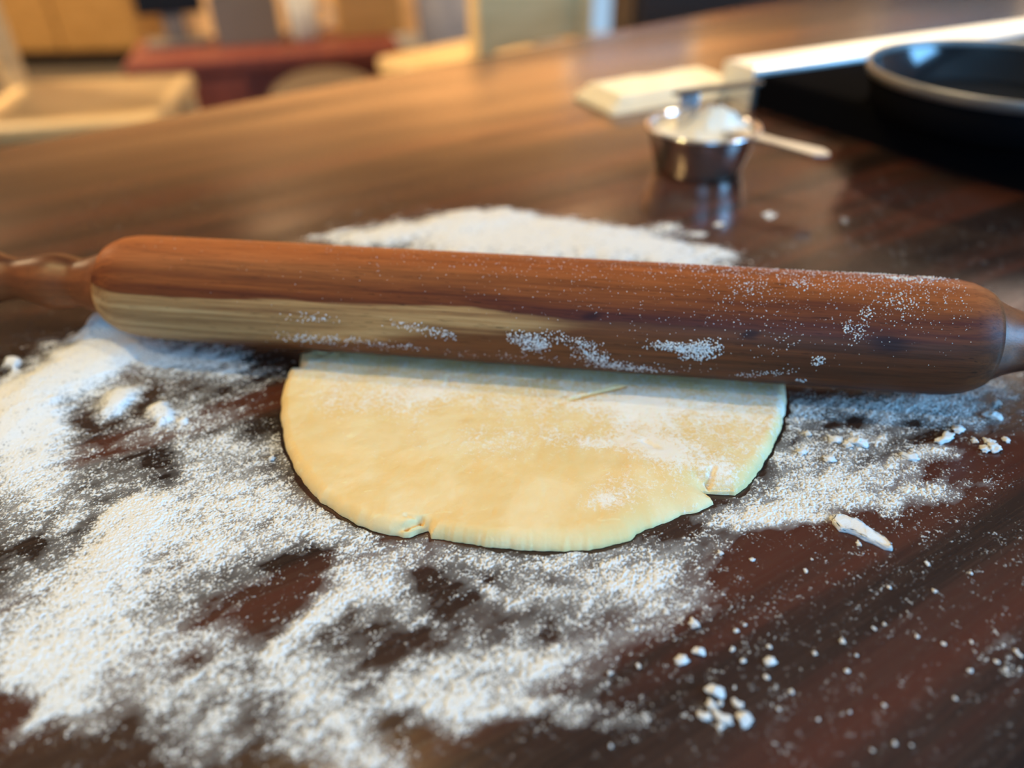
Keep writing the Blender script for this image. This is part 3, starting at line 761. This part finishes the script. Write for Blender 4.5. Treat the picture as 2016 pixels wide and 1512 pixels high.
def flour_relief(fx0, fx1, fy0, fy1, cell, grain, parts):
    global gx, gy, wx, wy, dens, thick
    gx = np.arange(fx0, fx1, cell, dtype=np.float32); gy = np.arange(fy0, fy1, cell, dtype=np.float32)
    FX, FY = np.meshgrid(gx, gy)
    dens = np.zeros_like(FX); thick = np.zeros_like(FX)
    wx = FX + (fbm(FX * 60, FY * 60, 71, 3) - 0.5) * 0.012
    wy = FY + (fbm(FX * 60 + 9, FY * 60 + 5, 77, 3) - 0.5) * 0.012
    for d_ in DABS:
        dab(*d_)
    g_ = grain
    # wiping leaves patches and streaks
    st = fbm((FX * 0.8 + FY * 0.6) * 90, (FY * 0.8 - FX * 0.6) * 260, 95, 4)
    pt = fbm(FX * 75, FY * 90, 98, 4)
    dens *= np.clip(1 + (1 - dens) * ((st - 0.5) * 2.2 + (pt - 0.5) * 2.0), 0, 1.5)
    gn = 0.30 * vnoise(FX / (.0013 * g_), FY / (.0011 * g_), 81) + 0.48 * vnoise(FX / (.00060 * g_), FY / (.00060 * g_), 83) + 0.22 * vnoise(FX / .0040, FY / .0032, 87)
    gn = np.clip((gn - 0.20) / 0.60, 0, 1)
    spk = vnoise(FX / (.00055 * g_), FY / (.00055 * g_), 89)
    lvl = dens - (0.04 + 0.88 * gn)
    speck = dens * 0.9 - (1 - (spk - 0.62) / 0.38 * 0.9)                # lone bright grains in thin areas
    lvl = np.maximum(lvl, np.where(spk > 0.62, speck * 0.6, -1))
    film = 0.50 * np.clip((dens - 0.14) / 0.62, 0, 1) * (0.55 + 0.9 * fbm(FX * 420, FY * 420, 99, 2))
    on = (lvl > -0.13) | (film > 0.04)
    cov = np.clip((lvl + 0.13) / 0.36, 0, 1); cov = np.maximum(cov * cov * (3 - 2 * cov), film)
    hgt = np.where(on, 0.00012 + np.clip(lvl, 0, 1) * 0.0011 + thick * np.clip(dens * 1.2, 0, 1) * (0.85 + 0.3 * gn), 0.0)
    # the flour leaves a narrow gap around the dough
    rr_ = np.hypot(FX - DC[0], FY - DC[1]); aa_ = np.arctan2(FY - DC[1], FX - DC[0]) % (2 * PI)
    ro_ = np.interp(aa_, TH, RO, period=2 * PI).astype(np.float32)
    on &= rr_ > ro_ + 0.0002 + 0.0026 * vnoise(FX / .006, FY / .006, 91)
    keep = on[:-1, :-1] | on[1:, :-1] | on[:-1, 1:] | on[1:, 1:]
    ny_, nx_ = FX.shape
    jx = (np.random.RandomState(3).rand(ny_, nx_) - 0.5) * cell * 0.55; jy = (np.random.RandomState(4).rand(ny_, nx_) - 0.5) * cell * 0.55
    idx = np.arange(ny_ * nx_).reshape(ny_, nx_)
    FZ = np.where(on, hgt, -0.00005)
    for test, label in parts:
        k = keep & test(FX, FY)[:-1, :-1]
        qd = np.stack([idx[:-1, :-1][k], idx[:-1, 1:][k], idx[1:, 1:][k], idx[1:, :-1][k]], -1)
        used, inv = np.unique(qd, return_inverse=True)
        P_ = np.stack([(FX + jx).ravel()[used], (FY + jy).ravel()[used], FZ.ravel()[used]], -1)
        me = mesh_np('flour_dusting', P_, inv.reshape(-1, 4))
        attr(me, 'cover', np.where(on, cov, 0.0).ravel()[used])
        o = link('flour_dusting', me, M['flour_film'], None, True)
        o.location = (0, 0, ZC)
        tag(o, label, 'flour', None, 'stuff')
        print('flour quads', len(qd))
flour_relief(-0.34, 0.36, 0.095, 0.355, 0.00029, 0.78, [
    (lambda x, y: x < 0.035, 'broad smeared spread of flour on the worktop left of the dough'),
    (lambda x, y: x >= 0.035, 'speckled trail of flour on the worktop right of the dough')])
flour_relief(-0.34, 0.36, 0.355, 0.60, 0.0008, 1.6, [
    (lambda x, y: x < -0.165, 'mound of flour on the worktop under the left handle of the pin'),
    (lambda x, y: x >= -0.165, 'white drift of flour on the worktop behind the rolling pin')])

# ------------------------------------------------------------------ larger flour crumbs, each a thing
def crumb_mesh(seed, flat=0.6, long=1.0):
    bm = bmesh.new()
    bmesh.ops.create_icosphere(bm, subdivisions=3, radius=1.0)
    r = random.Random(seed)
    ph = [(Vector((r.uniform(-1, 1), r.uniform(-1, 1), r.uniform(-1, 1))).normalized(), r.uniform(2, 5), r.uniform(0, 6), r.uniform(.05, .16)) for _ in range(9)]
    for v in bm.verts:
        n = v.co.normalized()
        v.co = n * (1 + sum(a * math.sin(f * n.dot(d_) * 2 + p_) for d_, f, p_, a in ph))
        v.co.x *= long; v.co.z *= flat
    zmin = min(v.co.z for v in bm.verts) * 0.55
    for v in bm.verts:
        v.co.z = max(v.co.z - zmin, 0.0)
    me = bpy.data.meshes.new('flour_crumb')
    bm.to_mesh(me); bm.free()
    me.polygons.foreach_set('use_smooth', [True] * len(me.polygons))
    me.materials.append(M['flour'])
    return me
CM = [crumb_mesh(s, f, l) for s, f, l in [(1, .6, 1.0), (2, .5, 1.3), (3, .7, 1.1), (4, .45, 1.7)]]
def crumb(u, v, size_px, var=0, rz=0.0, label=None, group=None, sx=1.0, sy=1.0, me=None):
    p = at(u, v)
    s = size_px * ((p - EYEP).dot(FW)) / FPX
    o = bpy.data.objects.new('flour_crumb', me or CM[var % 4])
    C.objects.link(o)
    o.location = (p.x, p.y, ZC + 0.0001)
    o.scale = (s * sx, s * sy, s)
    o.rotation_euler = (0, 0, rz)
    tag(o, label, 'flour crumb', group)
    return o
# the big torn flake
fo = [(-1.0, .30), (-.80, .52), (-.45, .56), (-.12, .40), (.10, .42), (.40, .10), (.78, -.22), (1.05, -.50), (1.0, -.66), (.72, -.62), (.35, -.42), (.05, -.30), (-.25, -.12), (-.55, -.02), (-.85, .02)]
bm = bmesh.new()
prism(bm, [(a * .0088, b * .0150) for a, b in reversed(fo)], 0.0, 0.0022, 0.0007)
bmesh.ops.triangulate(bm, faces=bm.faces)
bmesh.ops.subdivide_edges(bm, edges=bm.edges, cuts=2)
rj = random.Random(8)
for v in bm.verts:
    if v.co.z > 0.0005: v.co += Vector((rj.uniform(-1, 1), rj.uniform(-1, 1), rj.uniform(-1, .8))) * 0.00035
flake = obj('flour_flake', bm, M['flour'], None, True)
p = at(1690, 1048); flake.location = (p.x, p.y, ZC + 0.0001)
tag(flake, 'largest white flake of caked flour alone on dark wood right of the dough', 'flour crumb')
CL = 'in the small crumb cluster at front right'
for a in [
    (1407, 1365, 11, 2, 1.2, 'tall white flour crumb at the back, topmost ' + CL, None, .8, 1.3),
    (1400, 1390, 9, 0, .3, 'round white flour crumb in the middle ' + CL, None),
    (1418, 1386, 4, 1, .9, 'smallest white crumb in the middle ' + CL, None),
    (1451, 1388, 9, 3, -.9, 'narrow tilted white crumb, upper right ' + CL, None, .8, .8),
    (1386, 1412, 9, 3, -.4, 'long white flake at the left ' + CL, None, .9, .9),
    (1422, 1416, 12, 3, -.7, 'cream pointed flake at the front ' + CL, None, 1.0, .8),
    (1464, 1420, 11, 2, .5, 'square white crumb, rightmost ' + CL, None),
    (1418, 1432, 5, 1, .2, 'tiny white crumb nearest the camera ' + CL, None),
    (1366, 1230, 9, 0, .4, 'white crumb alone above the pair below the right end of the dough', None),
    (1341, 1302, 9, 1, .1, 'wide white crumb below a single crumb, left of an upright one', None),
    (1375, 1286, 8, 2, 1.4, 'upright white crumb just right of a wide one at the front right', None, .8, 1.2),
    (1515, 1304, 8, 1, 0., 'wide white crumb alone on dark wood right of the pair of crumbs', None),
    (1658, 1264, 5, 0, 0., 'small round crumb alone below the big white flake', None),
    (1690, 1072, 5, 0, 0., 'tiny crumb touching the front of the big white flake', None, .9, 1.2),
    (1418, 1090, 5, 0, .6, 'tiny white crumb in the flour haze below the notch in the dough', None),
    (1688, 876, 10, 2, 1.2, 'upright white crumb in the middle of the flour trail right of the dough', None, .8, 1.4),
    (1668, 878, 8, 0, .3, 'rough crumb joined to the left of an upright one right of the dough', None),
    (1645, 868, 9, 1, -.4, 'loose crumb left of a joined pair right of the dough', None),
    (1590, 856, 6, 0, 0., 'small crumb nearest the right edge of the dough under the pin', None),
    (1578, 892, 7, 1, .3, 'second crumb below the smallest one beside the dough edge', None),
    (1632, 906, 8, 1, -.2, 'flat crumb below the joined pair right of the dough', None),
    (1952, 823, 9, 2, 1.2, 'upright crumb below the right handle of the rolling pin', None, .8, 1.5),
    (1962, 795, 7, 0, 0., 'crumb nearest below the right handle of the rolling pin', None),
    (1860, 866, 13, 3, .5, 'long smeared crumb on dark wood below the right end of the barrel', None, 1.2, .7),
    (1885, 848, 9, 1, .3, 'crumb at the upper end of the long smeared one', None),
    (1918, 870, 6, 0, 0., 'round crumb between the long smeared one and a clump of three', None),
    (1945, 872, 8, 0, .8, 'upper crumb of the clump at the right edge of the photo', None),
    (1955, 886, 9, 2, .1, 'lower crumb of the clump at the right edge of the photo', None),
    (1938, 886, 8, 1, .4, 'left crumb of the clump at the right edge of the photo', None),
    (1980, 868, 6, 1, .9, 'thin crumb right of the clump at the right edge of the photo', None),
    (1790, 902, 10, 3, -.5, 'pale crumb at the tip of the flour trail right of the dough', None),
    (536, 905, 6, 0, 0., 'lone small white crumb left of the dough edge', None),
]:
    crumb(*a)
rc = random.Random(12)
for _ in range(46):
    u, v = rc.uniform(1150, 2010), rc.uniform(1090, 1505)
    if u - 1150 < (1290 - v) * 1.2: continue
    crumb(u, v, rc.uniform(2.2, 4.2), rc.randrange(4), rc.uniform(0, 3), 'tiny white flour speck scattered on the dark wood at the front right', 'flour specks at the front right')

# ------------------------------------------------------------------ dining area beyond the worktop
# red-brown desk
A = at(240, 132, -0.26); B = at(790, 92, -0.26)
dang = math.atan2(B.y - A.y, B.x - A.x); dl = math.hypot(B.x - A.x, B.y - A.y)
desk = empty('desk', (A.x, A.y, 0), dang)
tag(desk, 'red-brown wooden desk with a knee opening beyond the worktop', 'desk')
box('desk_top', 0, dl, 0, 0.36, 0.625, 0.66, M['redwood'], desk, 0.006)
box('pedestal', 0.03, dl * 0.45, 0.02, 0.34, 0.0, 0.625, M['redwood'], desk, 0.004)
box('side_panel', dl * 0.93, dl * 0.99, 0.02, 0.34, 0.0, 0.625, M['redwood'], desk, 0.004)
bm = bmesh.new()
ap = [(dl * 0.45, 0.625), (dl * 0.93, 0.625), (dl * 0.93, 0.52)] + [(dl * (0.69 + 0.22 * math.cos(a)), 0.52 + 0.093 * math.sin(a)) for a in np.linspace(0.1, PI - 0.1, 14)] + [(dl * 0.45, 0.52)]
lo = [bm.verts.new((a, 0.03, b)) for a, b in ap]; hi = [bm.verts.new((a, 0.05, b)) for a, b in ap]
bm.faces.new(lo); bm.faces.new(list(reversed(hi)))
for k in range(len(ap)): bm.faces.new((lo[k], hi[k], hi[(k + 1) % len(ap)], lo[(k + 1) % len(ap)]))
bmesh.ops.recalc_face_normals(bm, faces=bm.faces)
obj('apron', bm, M['redwood'], desk)
for k in range(3):
    dr = box('drawer', 0.06, dl * 0.45 - 0.03, 0.005, 0.03, 0.06 + k * 0.185, 0.235 + k * 0.185, M['redwood'], desk, 0.004)
    kb = obj('knob', add_lathe(bmesh.new(), [(0, 0), (0, 0.008), (0.012, 0.006), (0.02, 0.012), (0.026, 0.0)], 16), M['dark_steel'], dr, True)
    kb.location = (dl * 0.24, 0.005, 0.148 + k * 0.185); kb.rotation_euler = (PI / 2, 0, 0)
def on_desk(u, depth):
    """desk-top point under photo column u, depth metres in from the front edge"""
    f_ = (u - 240) / 550.0
    return A.lerp(B, f_) + Vector((-math.sin(dang), math.cos(dang), 0)) * depth
p = on_desk(330, 0.27)
mon = empty('monitor', (p.x, p.y, 0.661), dang + 0.1)
tag(mon, 'black computer monitor standing at the left of the red-brown desk', 'monitor')
box('foot', -0.09, 0.09, -0.06, 0.06, 0.0, 0.012, M['taupe'], mon, 0.003)
box('stand', -0.03, 0.03, -0.012, 0.012, 0.010, 0.12, M['taupe'], mon, 0.003)
box('screen', -0.095, 0.095, -0.018, 0.016, 0.085, 0.36, M['screen'], mon, 0.004)
p = on_desk(482, 0.24)
orgz = empty('desk_organizer', (p.x, p.y, 0.661), dang)
tag(orgz, 'taupe box-shaped organizer standing on the desk beside the monitor', 'organizer')
bm = bmesh.new(); add_box(bm, -0.095, 0.095, -0.06, 0.06, 0, 0.006); add_box(bm, -0.095, 0.095, -0.06, -0.055, 0.006, 0.13); add_box(bm, -0.095, 0.095, 0.055, 0.06, 0.006, 0.13); add_box(bm, -0.095, -0.09, -0.055, 0.055, 0.006, 0.13); add_box(bm, 0.09, 0.095, -0.055, 0.055, 0.006, 0.13)
obj('tray', bm, M['taupe'], orgz); box('divider', -0.003, 0.003, -0.055, 0.055, 0.006, 0.12, M['taupe'], orgz)
p = on_desk(600, 0.22)
mug = empty('mug', (p.x, p.y, 0.661))
tag(mug, 'tall light grey mug on the desk between organizer and wooden box', 'mug')
obj('mug_body', add_lathe(bmesh.new(), [(0, 0), (0, 0.042), (0.01, 0.046), (0.13, 0.048), (0.13, 0.043), (0.01, 0.040), (0.008, 0)], 32), M['grey_ceramic'], mug, True)
bm = bmesh.new(); add_lathe(bm, [(0.006 * math.sin(a), 0.03 + 0.006 * math.cos(a)) for a in np.linspace(0, 2 * PI, 8, endpoint=False)], 20, closed=True)
mh = obj('mug_handle', bm, M['grey_ceramic'], mug, True); mh.location = (0.062, 0, 0.065); mh.rotation_euler = (PI / 2, 0, 0)
p = on_desk(745, 0.25)
wb = empty('wooden_box', (p.x, p.y, 0.661), dang)
tag(wb, 'ochre wooden box at the right end of the red-brown desk', 'box')
box('box_body', -0.10, 0.10, -0.06, 0.06, 0, 0.13, M['ochre'], wb, 0.004); box('lid', -0.104, 0.104, -0.064, 0.064, 0.131, 0.16, M['ochre'], wb, 0.004)

# two blond wooden stools with backs
def stool(loc, rz, label, back=1):
    t = empty('bar_stool', loc, rz)
    tag(t, label, 'stool', 'blond wooden stools beyond the worktop')
    box('seat', -0.20, 0.20, -0.19, 0.19, 0.66, 0.70, M['blond'], t, 0.012, 3)
    for sx in (-1, 1):
        for sy in (-1, 1):
            box('leg', sx * 0.17 - 0.022, sx * 0.17 + 0.022, sy * 0.16 - 0.022, sy * 0.16 + 0.022, 0.0, 0.66, M['blond'], t, 0.004)
    for sy in (-1, 1):
        box('stretcher', -0.15, 0.15, sy * 0.16 - 0.012, sy * 0.16 + 0.012, 0.22, 0.25, M['blond'], t, 0.003)
        box('apron', -0.15, 0.15, sy * 0.16 - 0.012, sy * 0.16 + 0.012, 0.59, 0.66, M['blond'], t, 0.003)
        box('back_post', back * 0.20 - 0.02, back * 0.20 + 0.02, sy * 0.16 - 0.025, sy * 0.16 + 0.025, 0.64, 1.12, M['blond'], t, 0.005)
    box('backrest', back * 0.20 - 0.012, back * 0.20 + 0.012, -0.14, 0.14, 0.76, 1.10, M['blond'], t, 0.006)
    return t
p = at(166, 192, -0.22); stool((p.x, p.y, 0), math.radians(8), 'blond wooden stool left of the red-brown desk, its back to the left', -1)
p = at(945, 112, -0.22); stool((p.x, p.y, 0), math.radians(-48), 'blond wooden stool right of the red-brown desk near the glass door', 1)

# ochre sideboard far left
sb = empty('sideboard', (-2.75, 5.17, 0), 0)
tag(sb, 'ochre wooden sideboard at the back left of the room', 'sideboard')
box('carcass', -0.62, 0.42, 0.0, 0.40, 0.10, 0.86, M['ochre'], sb, 0.006)
box('shadow_plinth', -0.58, 0.38, 0.04, 0.40, 0.0, 0.10, M['darkwood'], sb)  # dark colour stands in for the shadow beneath the sideboard
for a, b in ((-0.60, -0.11), (-0.09, 0.40)):
    dr = box('door', a, b, -0.02, 0.0, 0.12, 0.84, M['ochre'], sb, 0.004)
    kb = obj('knob', add_lathe(bmesh.new(), [(0, 0), (0, 0.008), (0.012, 0.006), (0.02, 0.012), (0.026, 0.0)], 16), M['dark_steel'], dr, True)
    kb.location = (b - 0.05 if a < -0.2 else a + 0.05, -0.02, 0.5); kb.rotation_euler = (PI / 2, 0, 0)
# blue-grey bin
bn = empty('storage_bin', (-0.32, 4.95, 0))
tag(bn, 'blue-grey round bin standing on the floor behind the right stool', 'bin')
obj('bin_body', add_lathe(bmesh.new(), [(0, 0), (0, 0.19), (0.02, 0.20), (0.62, 0.24), (0.62, 0.225), (0.02, 0.185), (0.015, 0)], 40), M['bluegrey'], bn, True)
obj('bin_rim', add_lathe(bmesh.new(), [(0.60, 0.24), (0.64, 0.245), (0.64, 0.222), (0.60, 0.224)], 40, closed=True), M['bluegrey'], bn, True)
# dark cabinet behind the worktop on the right
a_ = atY(1235, 30, 2.55)
db = empty('tall_cabinet', (a_.x, 2.45, 0), 0.0)
tag(db, 'dark brown cabinet beyond the worktop, right of the glass door', 'cabinet')
box('carcass', 0.0, 1.25, 0.0, 0.5, 0.0, 1.16, M['darkwood'], db, 0.005)
for k in range(2):
    dr = box('door', 0.02 + k * 0.62, 0.61 + k * 0.62, -0.022, 0.0, 0.08, 1.14, M['darkwood'], db, 0.004)
    hn = box('handle', 0.0, 0.012, -0.05, -0.022, 0.0, 0.16, M['steel'], dr, 0.003); hn.location = (0.55 + k * 0.10, 0, 0.80)
